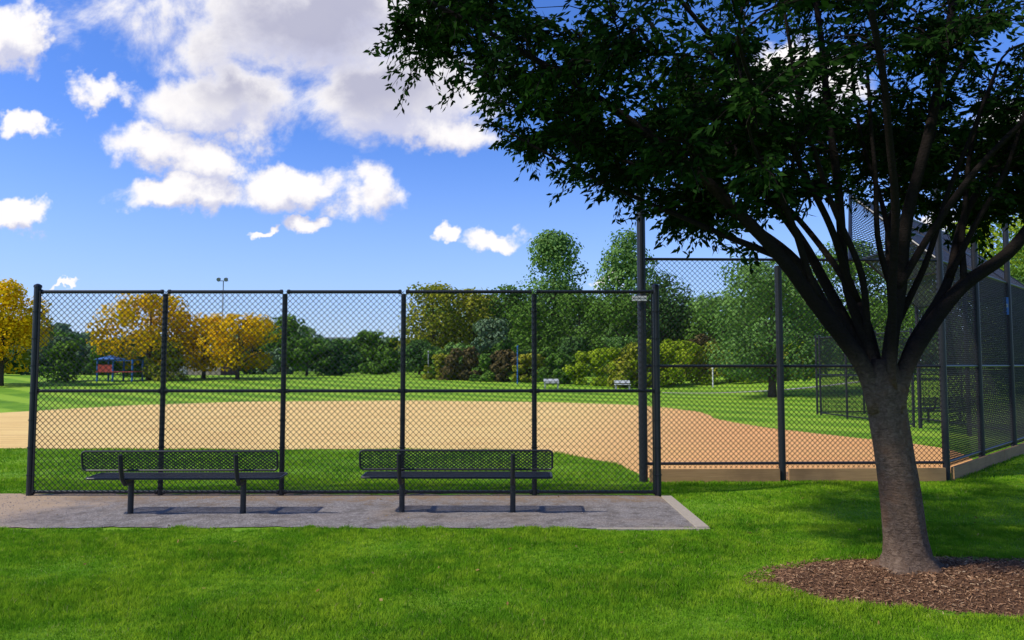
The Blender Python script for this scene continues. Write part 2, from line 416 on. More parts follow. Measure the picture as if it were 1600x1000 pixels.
def v3(p,z):return (p[0],p[1],z)
for a,b in ((A,Bp),(Bp,C_),(C_,D_)):
    weave(mb,v3(a,.2),v3(b,.2),v3(b,RZ),v3(a,RZ),.078 if a is A else .068,.0058 if a is A else .0075)
mb.build('wire_mesh',M_wire,bs)
mb=MB()
weave(mb,(5.2,11.30,RZ),v3(Bp,RZ),(Bi[0]+.02,Bi[1],HZ),(Bi[0]-.02,Bi[1],HZ),.068,.008)
weave(mb,v3(Bp,RZ),v3(C_,RZ),v3(Ci,HZ),v3(Bi,HZ),.052,.012)
weave(mb,v3(C_,RZ),v3(D_,RZ),v3(Di,HZ),v3(Ci,HZ),.06,.010)
mb.build('hood_mesh',M_hood,bs)
for a,b in (((2.05,11.13),(4.0,11.18)),((4.14,11.18),(6.53,11.27)),((6.68,11.33),(8.95,13.60)),((8.96,13.61),(11.3,15.95))):
    mb=MB(); mb.bar((a[0],a[1],.10),(b[0],b[1],.10),.045,.20,(0,0,1)); mb.build('kick_board',M_wood,bs)
def plate(name,cx,cy,cz,w,h,mat,**kw):
    e=empty(name,(cx,cy,cz),**kw)
    mb=MB(); mb.box((-w/2,-.008,-h/2),(w/2,.008,h/2)); mb.build('plate',mat,e)
    mb=MB(); mb.box((-w*.36,-.0105,-h*.08),(w*.36,-.0085,h*.12)); mb.build('lettering',M_grey,e)
    for s_ in(-1,1):
        mb=MB(); mb.tube([(s_*w*.44,-.011,0),(s_*w*.44,.02,0)],.006,8); mb.build('screw',M_black,e)
    return e
plate('small_sign',1.92,11.10,2.75,.22,.075,M_white,label='small pale plate fixed to the tall black post',category='sign')
plate('small_sign',9.66,14.42,2.9,.10,.34,M_blue,label='small blue sign fixed to the backstop mesh',category='sign')

def low_fence(E,lab):
    lf=empty('chain_link_fence',(0,0,0),label=lab,category='fence')
    for x,y in E: post_part(lf,x,y,-.05,2.75,.035,10)
    for z in (2.7,1.4,.08):
        mb=MB(); mb.tube([(E[0][0],E[0][1],z),(E[-1][0],E[-1][1],z)],.022,8); mb.build('rail',M_black,lf)
    mb=MB(); weave(mb,v3(E[0],.05),v3(E[-1],.05),v3(E[-1],2.7),v3(E[0],2.7),.085,.006); mb.build('wire_mesh',M_wire,lf)
low_fence([(11.28,20.9),(11.1,22.6),(10.95,24.3),(10.8,26.0)],'lower black chain-link fence across the home plate area')
low_fence([(10.8,26.3),(12.6,26.6),(14.6,27.0),(16.6,27.4)],'lower black chain-link side fence on the far grass')

# ---------------------------------------------------------------- benches
def bench_parts(L=2.24,legx=.66):
    parts=[]
    def panel(name,c0,u,v,W,H):
        mb=MB(); c0=Vector(c0);u=Vector(u).normalized();v=Vector(v).normalized()
        def q(a,b): return c0+u*a+v*b
        r=.013; rc=.045
        pts=[]
        for cx,cy,a0 in ((W/2-rc,H/2-rc,0),(-W/2+rc,H/2-rc,90),(-W/2+rc,-H/2+rc,180),(W/2-rc,-H/2+rc,270)):
            for k in range(5):
                t=R(a0+k*22.5); pts.append(q(cx+rc*math.cos(t),cy+rc*math.sin(t)))
        pts.append(pts[0]); pts.append(pts[1]); mb.tube(pts,r,8,False)
        pu,pv=.050,.038; nrm=u.cross(v)
        W2,H2=W-.02,H-.02
        s=pu/pv
        for k in range(-int(H2*s/pu)-1,int(W2/pu)+2):
            x0=k*pu
            y0=max(0,-x0/s); y1=min(H2,(W2-x0)/s)
            if y1-y0>.005:
                mb.bar(q(-W2/2+x0+s*y0,-H2/2+y0)+nrm*.002,q(-W2/2+x0+s*y1,-H2/2+y1)+nrm*.002,.0105,.005,nrm)
                mb.bar(q(W2/2-x0-s*y0,-H2/2+y0)-nrm*.002,q(W2/2-x0-s*y1,-H2/2+y1)-nrm*.002,.0105,.005,nrm)
        parts.append((name,mb))
    panel('backrest',(0,-.17,.645),(1,0,0),(0,-.16,1),L,.225)
    panel('seat',(0,.08,.435),(1,0,0),(0,1,.03),L,.36)
    for s_ in(-1,1):
        mb=MB(); x=s_*legx
        mb.tube([(x,.05,-.08),(x,.05,.40)],.033,12)
        mb.box((x-.022,-.13,.385),(x+.022,.25,.418))
        mb.tube([(x,.05,.36),(x,-.10,.37),(x,-.165,.44),(x,-.20,.56),(x,-.222,.72)],.026,8)
        mb.tube([(x,.05,-.001),(x,.05,.012)],.07,14)
        parts.append(('leg',mb))
    return parts
first=None
for (bx,by,rz,lab) in ((-3.83,8.78,.6,'black perforated metal bench standing on gravel facing the field'),(-.65,8.86,-.4,'black perforated metal bench standing on gravel facing the field'),(13.3,22.8,20,'dark metal bench on grass behind the side fence')):
    e=empty('park_bench',(bx,by,.0),label=lab,category='bench'); e.rotation_euler.z=R(rz)
    if by<10: e['group']='benches along the chain-link fence'
    if first is None:
        first=[mb.build(n_,M_bench,e) for n_,mb in bench_parts()]
    else:
        for o in first:
            c=o.copy(); c.parent=e; COL.objects.link(c)

# ---------------------------------------------------------------- big shade tree
tree=empty('shade_tree',(3.36,6.36,0),label='broad vase-shaped tree with dark green leaves in a mulch bed',category='tree')
TO=Vector((3.36,6.36,0))
mb=MB()
def bez(pts,step=.12):
    P_=[Vector(p) for p in pts]; P_=[P_[0]*2-P_[1]]+P_+[P_[-1]*2-P_[-2]]; out=[]
    for i in range(1,len(P_)-2):
        a,b,c,d=P_[i-1:i+3]; n=max(2,int((c-b).length/step))
        for k in range(n):
            t=k/n; out.append(.5*((2*b)+(c-a)*t+(2*a-5*b+4*c-d)*t*t+(3*b-a-3*c+d)*t**3))
    out.append(P_[-2]); return out
trunk=[((3.36,6.36,-.06),.36),((3.36,6.36,.03),.30),((3.355,6.36,.08),.232),((3.345,6.36,.15),.194),((3.33,6.36,.28),.174),((3.29,6.36,.7),.160),((3.25,6.36,1.05),.151),((3.21,6.36,1.35),.150),((3.19,6.36,1.56),.155),((3.18,6.36,1.70),.135),((3.18,6.36,1.80),.09)]
tp=bez([t[0] for t in trunk],.04)
zs=[t[0][2] for t in trunk]; rs=[t[1] for t in trunk]
nseg=48; vs=[];fs=[]
for i,p in enumerate(tp):
    r=float(np.interp(p.z,zs,rs))
    for k in range(nseg):
        t=2*math.pi*k/nseg; fl=max(0,1-max(p.z,0)/.22)
        rr=r*(1+fl**1.5*(.20*math.sin(5*t+.6)+.10*math.sin(3*t+2))+.024*math.sin(4*t+p.z*2.2)+.016*math.sin(7*t-p.z*3)+.012*math.sin(11*t+p.z*9))
        vs.append((p.x+rr*math.cos(t),p.y+rr*math.sin(t),p.z))
for i in range(len(tp)-1):
    for k in range(nseg):
        k2=(k+1)%nseg; fs.append((i*nseg+k,i*nseg+k2,(i+1)*nseg+k2,(i+1)*nseg+k))
fs.append(tuple(range((len(tp)-1)*nseg,len(tp)*nseg))); mb.add(vs,fs)
limbs=[([(3.12,6.34,1.35),(3.03,6.34,1.68),(2.78,6.3,2.05),(2.30,6.2,2.62),(1.7,6.1,3.2),(1.0,6.0,3.75),(.1,5.9,4.3),(-.8,5.8,4.75)],.082,.014),
([(3.14,6.42,1.45),(3.05,6.45,1.85),(2.83,6.6,2.45),(2.60,6.8,3.0),(2.15,7.0,3.8),(1.8,7.2,4.56),(1.3,7.4,5.4)],.060,.018),
([(3.2,6.4,1.5),(3.08,6.42,1.95),(2.93,6.4,2.4),(2.86,6.35,3.07),(2.74,6.3,3.8),(2.70,6.3,4.6),(2.6,6.2,5.8)],.052,.018),
([(3.20,6.36,1.5),(3.25,6.33,2.0),(3.32,6.3,2.41),(3.38,6.2,3.07),(3.52,6.1,3.8),(3.66,6.0,4.7),(3.8,5.9,6)],.070,.02),
([(3.24,6.3,1.35),(3.34,6.3,1.70),(3.52,6.3,2.02),(3.85,6.3,2.42),(4.2,6.25,2.70),(4.55,6.2,3.10),(5.2,6.2,3.7),(6.2,6.1,4.6)],.080,.018),
([(3.22,6.42,1.5),(3.35,6.5,2.0),(3.47,6.6,2.52),(3.62,6.8,3.07),(4.0,7.0,3.8),(4.4,7.3,4.5),(5,7.6,5.4)],.052,.018),
([(3.28,6.34,1.5),(3.45,6.38,1.95),(3.80,6.4,2.5),(4.15,6.6,3.2),(4.75,6.8,3.9),(5.5,7.1,4.8)],.050,.016),
([(3.2,6.25,1.55),(3.12,6.1,2.1),(2.95,5.6,3.1),(2.5,5.0,4.1),(2.0,4.3,5.0)],.040,.018),
([(3.22,6.45,1.6),(3.2,6.9,2.4),(3.0,7.7,3.3),(2.4,8.6,4.2),(1.9,9.3,5.0)],.042,.016),
([(2.75,6.3,2.13),(2.5,6.6,2.75),(2.0,7.1,3.3),(1.3,7.6,3.8),(.4,8.0,4.4)],.040,.013),
([(3.0,6.4,2.3),(2.6,6.2,3.1),(2.1,6.0,3.9),(1.2,5.7,4.8),(.6,5.4,5.4)],.034,.013),
([(3.3,6.3,2.4),(3.7,6.0,3.2),(4.3,5.6,4.0),(5.0,5.2,4.9)],.034,.013),
([(3.3,6.4,2.2),(3.6,7.0,3.0),(4.2,7.9,3.8),(4.8,8.7,4.8)],.034,.013),
([(3.10,6.42,1.9),(2.95,6.25,2.5),(2.65,6.1,3.2),(2.40,6.0,3.9),(2.2,5.9,4.7)],.034,.012),
([(3.3,6.35,2.3),(3.15,6.3,2.85),(3.08,6.2,3.5),(2.98,6.1,4.3)],.030,.012),
([(3.36,6.5,2.05),(3.60,6.35,2.7),(3.80,6.2,3.4),(4.1,6.1,4.3)],.034,.012),
([(3.46,6.6,2.5),(3.40,6.7,3.1),(3.28,6.8,3.8),(3.2,6.8,4.6)],.028,.012),
([(3.80,6.4,2.5),(3.98,6.3,2.95),(4.25,6.2,3.5),(4.45,6.1,4.2)],.030,.012),
([(4.2,6.25,2.70),(4.6,6.4,2.95),(5.1,6.5,3.25),(5.9,6.6,3.6)],.034,.012),
([(2.6,6.25,2.3),(2.3,6.1,2.95),(1.95,5.9,3.6),(1.6,5.8,4.3)],.034,.012),
([(3.87,6.3,2.47),(4.0,6.5,3.0),(4.15,6.6,3.7),(4.5,6.7,4.5)],.030,.012),
([(2.26,6.2,2.66),(1.75,6.5,2.95),(1.2,6.7,3.25),(.55,6.8,3.6),(-.1,6.9,4.0)],.032,.010)]
nodes=[]
for pts,r0,r1 in limbs:
    b=bez(pts,.1); n=len(b)
    b=[p+Vector((math.sin(i*.24+r0*90+n)+.4*math.sin(i*.6+r0*300),math.cos(i*.3+r0*50),0))*.014*min(1,i/6) for i,p in enumerate(b)]
    mb.tube(b,[r0+(r1-r0)*(i/(n-1))**.75 for i in range(n)],12,True,.05)
    for i,p in enumerate(b):
        if p.z>2.35: nodes.append((p.x,p.y,p.z))
def zlow(X,Y):
    z=np.interp(X,[-1.7,-1.2,-.75,-.3,.0,.3,1.0,1.6,2.1,2.5,3.0,3.6,4.0,4.4,5.0,8],[4.75,4.25,4.5,4.25,3.72,3.55,3.30,2.85,2.75,3.15,3.55,3.6,3.35,3.05,3.0,3.2])
    z=z+.18*np.abs(Y-6.4)**1.3
    return z+.15*np.sin(X*4.3+Y*2.1)+.10*np.sin(X*9.1-Y*5)
def inside(X,Y,Z):
    return (((X-3.6)/4.85)**2+((Y-6.5)/3.9)**2+((Z-4.7)/2.3)**2<1)&(Z>zlow(X,Y))&~((np.abs(X-3.4)<1.0)&(Y<6.3)&(Z<4.0))&(X>-.225*Y-.0)
sec=[]
nodesA=np.array(nodes)
while len(sec)<280:
    X,Y,Z=rng.uniform(-1.8,8.4),rng.uniform(3.0,10.2),rng.uniform(2.5,6.2)
    if Y<5.2 and rng.random()<.65: continue
    if X>6.2 and rng.random()<.5: continue
    if X<2.2 and rng.random()<.25: continue
    if inside(X,Y,Z): sec.append((X,Y,Z))
cnt=0
while cnt<290:
    X,Y=rng.uniform(-1.5,7.0),rng.uniform(5.2,8.8); Z=zlow(X,Y)+rng.uniform(.05,1.0)
    if 2.5<X<3.9 and rng.random()<.5: continue
    if X<2.2 and rng.random()<.2: continue
    if inside(X,Y,Z+.02): sec.append((X,Y,Z)); cnt+=1
sec=np.array(sec)
d0=np.linalg.norm(sec-np.array([3.3,6.4,2.6]),axis=1); sec=sec[np.argsort(d0)]
nd=nodesA.copy()
ends=[]
for s_ in sec:
    dd=np.linalg.norm(nd-s_,axis=1)+ .5*np.maximum(0,nd[:,2]-s_[2]+.1); j=int(np.argmin(dd)); p=Vector(nd[j]); q=Vector(s_); L=(q-p).length
    m1=p.lerp(q,.4)+Vector((rng.normal(0,.06),rng.normal(0,.06),.10*L)); m2=p.lerp(q,.75)+Vector((rng.normal(0,.05),rng.normal(0,.05),.07*L))
    b=bez([p,m1,m2,q],.15); n=len(b); r0=.006+.009*L
    mb.tube(b,[r0+(.0035-r0)*(i/(n-1)) for i in range(n)],6,False)
    nn=np.array([tuple(x) for x in b[n//3:]]); nd=np.concatenate([nd,nn]); ends.append((q,(q-p).normalized()))
mbt=MB(); LC=[];LD=[]; TT=[]
for q,dr in ends:
    ct=rng.uniform(.1,.9); spread=rng.uniform(.17,.32)
    for k in range(rng.integers(7,13)):
        off=Vector((rng.normal(0,spread),rng.normal(0,spread),rng.normal(-.08,.14)))
        e=q+off+dr*.12
        st=q-dr*rng.uniform(0,.35)
        if e.z<float(zlow(e.x,e.y))-rng.uniform(.1,.35) or e.x<-.24*e.y: continue
        md=st.lerp(e,.5)+Vector((0,0,.06)); mbt.tube([st,md,e],[.0045,.0035,.002],4,False)
        nlv=rng.integers(17,29)
        for i in range(nlv):
            t=rng.uniform(.2,1.02); p=(st.lerp(e,t))+Vector((0,0,.06*(1-abs(2*t-1))))
            LC.append((p.x+rng.normal(0,.024),p.y+rng.normal(0,.024),p.z+rng.normal(-.01,.018)))
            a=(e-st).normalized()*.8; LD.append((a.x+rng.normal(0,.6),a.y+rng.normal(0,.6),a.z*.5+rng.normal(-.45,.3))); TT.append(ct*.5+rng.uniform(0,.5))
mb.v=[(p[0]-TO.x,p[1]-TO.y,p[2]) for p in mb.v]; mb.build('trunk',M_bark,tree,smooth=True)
LC=np.array(LC)-np.array(TO);LD=np.array(LD);LD/=np.linalg.norm(LD,axis=1)[:,None]+1e-9
n=len(LC); print('leaves',n)
S=rng.uniform(.06,.10,n)[:,None]
rv=rng.normal(0,1,(n,3)); rv[:,2]*=.4; Bv=np.cross(LD,rv); Bv/=np.linalg.norm(Bv,axis=1)[:,None]+1e-9
Nv=np.cross(LD,Bv)
V=np.stack([LC,LC+LD*S*.4+Bv*S*.19,LC+LD*S-Nv*S*.08,LC+LD*S*.4-Bv*S*.19],1).reshape(-1,3)
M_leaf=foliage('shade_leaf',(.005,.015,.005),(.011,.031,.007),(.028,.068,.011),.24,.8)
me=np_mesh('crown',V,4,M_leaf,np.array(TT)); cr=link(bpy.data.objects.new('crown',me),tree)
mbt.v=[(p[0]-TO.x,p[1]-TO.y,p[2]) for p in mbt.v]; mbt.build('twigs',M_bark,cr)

# ---------------------------------------------------------------- background trees
FM={'green':foliage('leaf_green',(.05,.105,.02),(.11,.21,.035),(.20,.32,.055),.28,.5),
'dark':foliage('leaf_dark',(.035,.08,.025),(.075,.15,.04),(.13,.22,.06),.25,.5),
'light':foliage('leaf_light',(.075,.15,.04),(.145,.265,.065),(.24,.37,.10),.28,.4),
'olive':foliage('leaf_olive',(.14,.17,.02),(.29,.30,.036),(.48,.41,.045),.28,.5),
'yellow':foliage('leaf_yellow',(.36,.28,.014),(.80,.49,.016),(.95,.66,.02),.38,.5),
'bright':foliage('leaf_bright',(.16,.24,.016),(.30,.39,.028),(.48,.53,.04),.35,.5),
'blue':foliage('leaf_bluegreen',(.075,.13,.075),(.135,.205,.105),(.21,.29,.16),.25,.5),
'red':foliage('leaf_red',(.05,.05,.022),(.11,.085,.035),(.17,.125,.05),.2,.5)}
NAME={'green':'green leafy','dark':'dark green','light':'light green','olive':'olive yellow-green','yellow':'golden yellow autumn','bright':'bright green','blue':'grey-green','red':'dark red-leaved'}
def bg_tree(X,Y,top,w,col,shape='round',low=.12,leaf=None):
    z0=float(terr(X,Y)); H=top-z0; rx=w/2
    bush=shape=='bush'
    nm={'bush':'shrub','cone':'tall_tree'}.get(shape,'leafy_tree')
    e=empty(nm,(X,Y,z0),label=f"{NAME[col]} {'shrub' if bush else 'tall tapering tree' if shape=='cone' else 'tree with rounded crown'} growing on the park lawn",category='shrub' if bush else 'tree')
    if not bush:
        mb=MB(); tr=.02*H+.05
        mb.tube([(0,0,-.2),(.03,0,H*.1),(0,.05,H*.3),(.1,0,H*.55),(0,0,H*.85)],[tr*1.35,tr,tr*.85,tr*.5,tr*.12],8)
        for k in range(7):
            a=k*2.4; zz=H*(.2+.05*k); l=rx*.6*(1-.06*k)
            mb.tube([(0,0,zz),(l*.5*math.cos(a),l*.5*math.sin(a),zz+l*.35),(l*math.cos(a),l*math.sin(a),zz+l*.6)],[tr*.45,tr*.28,.02],5,False)
        mb.build('trunk',M_farbark,e,smooth=True)
    zl=H*(0.0 if bush else low)
    s=leaf or max(.19,Y*.0050)
    nl=int(min(17000,max(2200,(w*(H-zl))*.78/(s*s)*15)))
    nlob=int(np.clip(w*(H-zl)*.85,22,90))
    lob=[]
    while len(lob)<nlob:
        t=rng.uniform(0,1)**.9; a=rng.uniform(0,6.283); q=math.sqrt(rng.uniform(.05,1))
        if shape=='cone': prof=(1-t)**.5*.95+.05; prof*=min(1,.7+t*3)
        elif shape=='bush': prof=math.sqrt(max(0,1-t*t))*.85+.15
        else: prof=math.sqrt(max(0,1-(2*(t**.8)-1)**2))*.88+.12
        z=zl+(H-zl)*t
        lr=(.14+.12*rng.random())*min(w,H-zl)*(.55+.45*prof)
        R_=max(0,rx*prof-lr*.5)
        lob.append((R_*q*math.cos(a),R_*q*math.sin(a)*.9,min(z,H-lr*.75),lr,rng.uniform(.1,.65)))
    lob=np.array(lob); wts=lob[:,3]**2; ci=rng.choice(len(lob),nl,p=wts/wts.sum())
    u=rng.normal(0,1,(nl,3)); u/=np.linalg.norm(u,axis=1)[:,None]
    rad=lob[ci,3]*(.62+.42*rng.random(nl)+.18*(rng.random(nl)**3))
    C=lob[ci,:3]+u*rad[:,None]*np.array([1,1,.8]); k=C[:,2]>(.02 if bush else zl*.8); C=C[k];u=u[k];ci=ci[k]; nl=len(C)
    nr=u+rng.normal(0,.45,(nl,3))+np.array([0,0,.25]); nr/=np.linalg.norm(nr,axis=1)[:,None]
    a=np.cross(nr,rng.normal(0,1,(nl,3))); a/=np.linalg.norm(a,axis=1)[:,None]; b=np.cross(nr,a)
    ss_=(s*rng.uniform(.45,1.0,nl))[:,None]
    V=np.stack([C-a*ss_*.6,C-b*ss_*.42,C+a*ss_*.6,C+b*ss_*.42],1).reshape(-1,3)
    tint=np.clip(lob[ci,4]*.7+.25*rng.random(nl)+.18*(C[:,2]/H-.4),0,1)  # last term lightens leaves towards the top, painting overhead light into tint
    me=np_mesh('crown',V,4,FM[col],tint); link(bpy.data.objects.new('crown',me),e)
T=[(-35.9,52,7.6,6.6,'yellow','round'),(-38.2,54,5.6,6,'olive','round'),(-35.0,58,3.6,4.0,'green','bush'),(-32.8,66,3.4,4.4,'dark','bush'),
(-46.3,75,4.6,6,'blue','round'),(-45.0,78,5.0,7,'green','round'),(-41.5,80,4.8,5,'blue','round'),(-50,70,5,6,'dark','round'),(-39,72,4.2,5,'green','bush'),
(-29.4,60,7.5,8.8,'yellow','round'),(-25.8,62,6.1,6.4,'yellow','round'),(-22.6,61,6.0,7.0,'yellow','round'),(-27.4,59,3.6,3.6,'olive','bush'),
(-29.8,85,6.7,4.5,'dark','round'),(-25.8,85,7.4,5.6,'green','round'),(-19.4,70,4.3,5.5,'green','round'),(-17,70,3.9,3.2,'dark','bush'),
(-23.3,110,5.9,5.0,'blue','round'),(-19.5,108,5.2,5,'light','round'),(-15.9,95,5.8,4.0,'green','round'),(-12.0,92,4.9,5.0,'blue','round'),(-9.4,75,4.3,3.4,'green','round'),
(-8.6,80,10.6,8.6,'olive','round'),(-4.4,82,10.2,7.8,'olive','round'),(-.7,84,10.8,7.8,'green','round'),
(5.1,90,18.1,13.0,'light','cone'),(-1.8,68,6.0,4.6,'blue','round'),(6.5,72,8.6,7.4,'green','round'),(2.3,74,8.0,6.4,'green','round'),
(13.2,85,17.3,10.4,'light','cone'),(14.3,70,10.6,8.0,'dark','round'),(9.8,68,8.2,6,'green','round'),(18.5,66,8.4,6.8,'green','round'),
(-3.9,60,3.2,4.0,'red','bush'),(-.4,58,2.9,3.8,'red','bush'),(15.3,60,4.2,3.2,'red','bush'),(-6.6,64,3.0,3.5,'green','bush'),(2.6,60,3.2,3.4,'green','bush'),
(-2.1,58.5,2.6,3.4,'green','bush'),(1.4,57,2.6,3.4,'olive','bush'),(-5.6,61,2.7,3.4,'olive','bush'),
(6.6,51,2.9,4.4,'bright','bush'),(8.2,50,3.3,4.4,'olive','bush'),(9.8,51,3.5,4.8,'bright','bush'),(11.8,51,3.4,5.0,'bright','bush'),(3.4,55,2.6,3.8,'green','bush'),(5.2,54,2.7,4.0,'bright','bush'),(13.9,52,3.3,5.0,'olive','bush'),(15.9,50,3.1,4.8,'bright','bush'),(18.0,51,3.3,5.0,'olive','bush'),(20.2,52,3.4,5.0,'bright','bush'),
(13.3,38,7.2,8.0,'light','round'),
(22.5,62,9.5,8,'green','round'),(27.8,60,11.9,9,'green','round'),(32,54,11.5,8.5,'green','round'),(29.6,44,11.8,6.8,'bright','round'),(28.2,38,9.2,6.6,'green','round'),(24.0,36,6.0,5,'dark','bush'),(22.6,46,5.6,5.6,'green','bush'),(33.5,42,12,8,'bright','round'),(36,50,11,9,'green','round')]
for k in range(10): T.append((-58+k*4.4+rng.uniform(-1,1),94+rng.uniform(-5,8),rng.uniform(5.0,6.6),rng.uniform(6.5,8.5),rng.choice(['blue','green','light']),'round'))  # far row: bluish leaf colour stands in for distance haze
for k in range(9): T.append((-54+k*5.0+rng.uniform(-1,1),76+rng.uniform(-3,5),rng.uniform(2.9,3.9),rng.uniform(5,6.5),rng.choice(['blue','green','dark']),'bush'))
for k in range(8): T.append((-8+k*4.6+rng.uniform(-1,1),94+rng.uniform(-4,8),rng.uniform(8.5,11.5),rng.uniform(7,9.5),rng.choice(['green','light','blue']),'round'))
for k in range(8): T.append((-8+k*3.4+rng.uniform(-1,1),66+rng.uniform(-3,3),rng.uniform(3.2,4.8),rng.uniform(4.4,5.8),rng.choice(['green','dark','light']),'bush'))
for t in T: bg_tree(*t[:5],shape=t[5],low=.15 if t[5]=='round' else .05)

nl=26000; X=rng.uniform(-150,170,nl); Yb=rng.uniform(112,135,nl)
hp=4.2+1.8*np.sin(X*.13)+1.2*np.sin(X*.31+1)+.9*np.sin(X*.83)+3.5*ss(0,30,X)+1.0*ss(-30,-70,X)
Z=.6+hp*rng.uniform(0,1,nl)**.7
C=np.stack([X,Yb,Z],-1); s=rng.uniform(.5,1.2,nl)[:,None]
nr=rng.normal(0,.6,(nl,3))+np.array([0,-.8,.5]); nr/=np.linalg.norm(nr,axis=1)[:,None]; a=np.cross(nr,rng.normal(0,1,(nl,3)));a/=np.linalg.norm(a,axis=1)[:,None];b=np.cross(nr,a)
V=np.stack([C-a*s,C-b*s*.7,C+a*s,C+b*s*.7],1).reshape(-1,3)
me=np_mesh('far_wood',V,4,FM['blue'],np.clip(.35+.3*np.sin(X*.5)+.3*rng.random(nl),0,1)); link(bpy.data.objects.new('far_wood',me),None,kind='stuff',label='distant belt of mixed trees behind the park',category='woodland')

# ---------------------------------------------------------------- far furniture
def light_pole(X,Y,top,label):
    z0=float(terr(X,Y)); e=empty('light_pole',(X,Y,z0),label=label,category='light pole'); H=top-z0
    mb=MB(); mb.tube([(0,0,0),(0,0,H)],[.12,.06],8); mb.build('pole',M_grey,e)
    mb=MB(); mb.bar((-.6,0,H),(.6,0,H),.08); mb.build('crossarm',M_grey,e)
    for dx in (-.45,.45):
        mb=MB(); mb.tube([(dx,0,H+.08),(dx,-.15,H+.2),(dx,-.4,H+.1)],[.08,.2,.26],8); mb.build('floodlight',M_grey,e)
light_pole(-35.3,90,12.0,'tall slim floodlight pole behind yellow trees')
X0,Y0=-30.6,58; z0=float(terr(X0,Y0)); e=empty('play_structure',(X0,Y0,z0),label='red and blue playground climbing frame with roof',category='playground equipment')
mb=MB()
for x in(-1.4,-.2,1.3):
    for y in(-.8,.8): mb.tube([(x,y,0),(x,y,1.7)],.07,8)
    mb.bar((x,-.8,1.66),(x,.8,1.66),.06)
mb.bar((-1.4,-.8,1.6),(1.3,-.8,1.6),.06); mb.build('frame',M_blue,e)
mb=MB(); mb.box((-1.5,-.9,.7),(1.4,.9,.78)); mb.build('deck',M_red,e)
mb=MB(); mb.box((-1.35,-.85,.8),(-.25,-.8,1.3)); mb.build('panel',M_red,e)
mb=MB(); mb.add([(-1.6,-1,1.7),(0,-1,1.7),(0,1,1.7),(-1.6,1,1.7),(-.8,0,2.05)],[(0,1,4),(1,2,4),(2,3,4),(3,0,4),(3,2,1,0)]); mb.build('roof',M_blue,e)
X0,Y0=-31.5,72; z0=float(terr(X0,Y0)); e=empty('brick_pavilion',(X0,Y0,z0),label='low red-brick park building behind the yellow trees',category='building')
m_,nt,out=mat_new('red_brick'); br=N(nt,'ShaderNodeTexBrick'); setin(br,Scale=4); br.inputs['Color1'].default_value=(.34,.10,.06,1); br.inputs['Color2'].default_value=(.26,.08,.05,1); br.inputs['Mortar'].default_value=(.3,.25,.2,1)
nt.links.new(objco(nt),br.inputs['Vector']); bsdf(nt,out,br.outputs['Color'],.9); 
mb=MB(); mb.box((-3.2,0,0),(3.2,4,1.9)); mb.build('wall',m_,e)
mb=MB(); mb.add([(-3.5,-.3,1.9),(3.5,-.3,1.9),(3.5,4.3,1.9),(-3.5,4.3,1.9),(-2.6,2,2.6),(2.6,2,2.6)],[(0,1,5,4),(1,2,5),(2,3,4,5),(3,0,4),(3,2,1,0)]); mb.build('roof',simple('slate',(.16,.17,.2),.8),e)
mw=simple('glass',(.05,.07,.1),.15)
for k in (-2.1,0.9):
    mb=MB(); mb.box((k-.5,-.04,.8),(k+.5,.04,1.5)); mb.build('window',mw,e)
mb=MB(); mb.box((-.9,-.04,0),(-.1,.04,1.6)); mb.build('door',M_grey,e)
for X,Y in((2.6,49),(7.0,47)):
    z0=float(terr(X,Y)); e=empty('park_bench',(X,Y,z0),label='small pale park bench on the far grass',category='bench',group='pale benches on far grass')
    mb=MB(); mb.box((-.5,-.2,.36),(.5,.2,.40)); mb.build('seat',M_white,e)
    mb=MB(); mb.box((-.5,.2,.46),(.5,.25,.64)); mb.build('backrest',M_white,e)
    for s_ in(-1,1):
        mb=MB(); mb.box((s_*.42-.04,-.18,0),(s_*.42+.04,.198,.358)); mb.build('leg',M_grey,e)
for X,Y,h,mt,l in((.4,54,2.7,M_blue,'slim blue post standing on the far grass'),(-7.0,62,2.2,M_grey,'slim grey post standing by the shrubs'),(13.0,48,1.2,M_white,'short pale post on the far grass')):
    z0=float(terr(X,Y)); e=empty('marker_post',(X,Y,z0),label=l,category='post')
    mb=MB(); mb.tube([(0,0,0),(0,0,h)],.045,8); mb.build('shaft',mt,e); mb=MB(); mb.tube([(0,0,h),(0,0,h+.08),(0,0,h+.14)],[.07,.07,.03],8); mb.build('cap',mt,e)
X0,Y0=-75,300; e=empty('office_building',(X0,Y0,.7),label='pale flat-roofed building beyond the trees',category='building')
mb=MB(); mb.box((-7.5,0,0),(7.5,10,11.6)); mb.build('wall',simple('pale_wall',(.45,.46,.48),.8),e)
mb=MB(); mb.box((-7.8,-.3,11.6),(7.8,10.3,12.2)); mb.build('roof',M_grey,e)
for fl in range(4):
    for k in range(6):
        mb=MB(); mb.box((-6.8+k*2.3,-.05,1+fl*2.7),(-5.1+k*2.3,.05,2.5+fl*2.7)); mb.build('window',mw,e)
m_=simple('pale_path',(.36,.34,.31),.9,.1)
vs=[];fs=[]; pth=[(9,44.5),(12,43),(15,42.5),(18,43),(22,45),(28,46)]
pb=bez([(p[0],p[1],0) for p in pth],.6)
for i,p in enumerate(pb):
    for s_ in(-.3,.3): vs.append((p.x,p.y+s_,float(terr(p.x,p.y+s_))+.02))
for i in range(len(pb)-1): fs.append((2*i,2*i+2,2*i+3,2*i+1))
mb=MB(); mb.add(vs,fs); mb.build('footpath',m_,None,kind='structure')

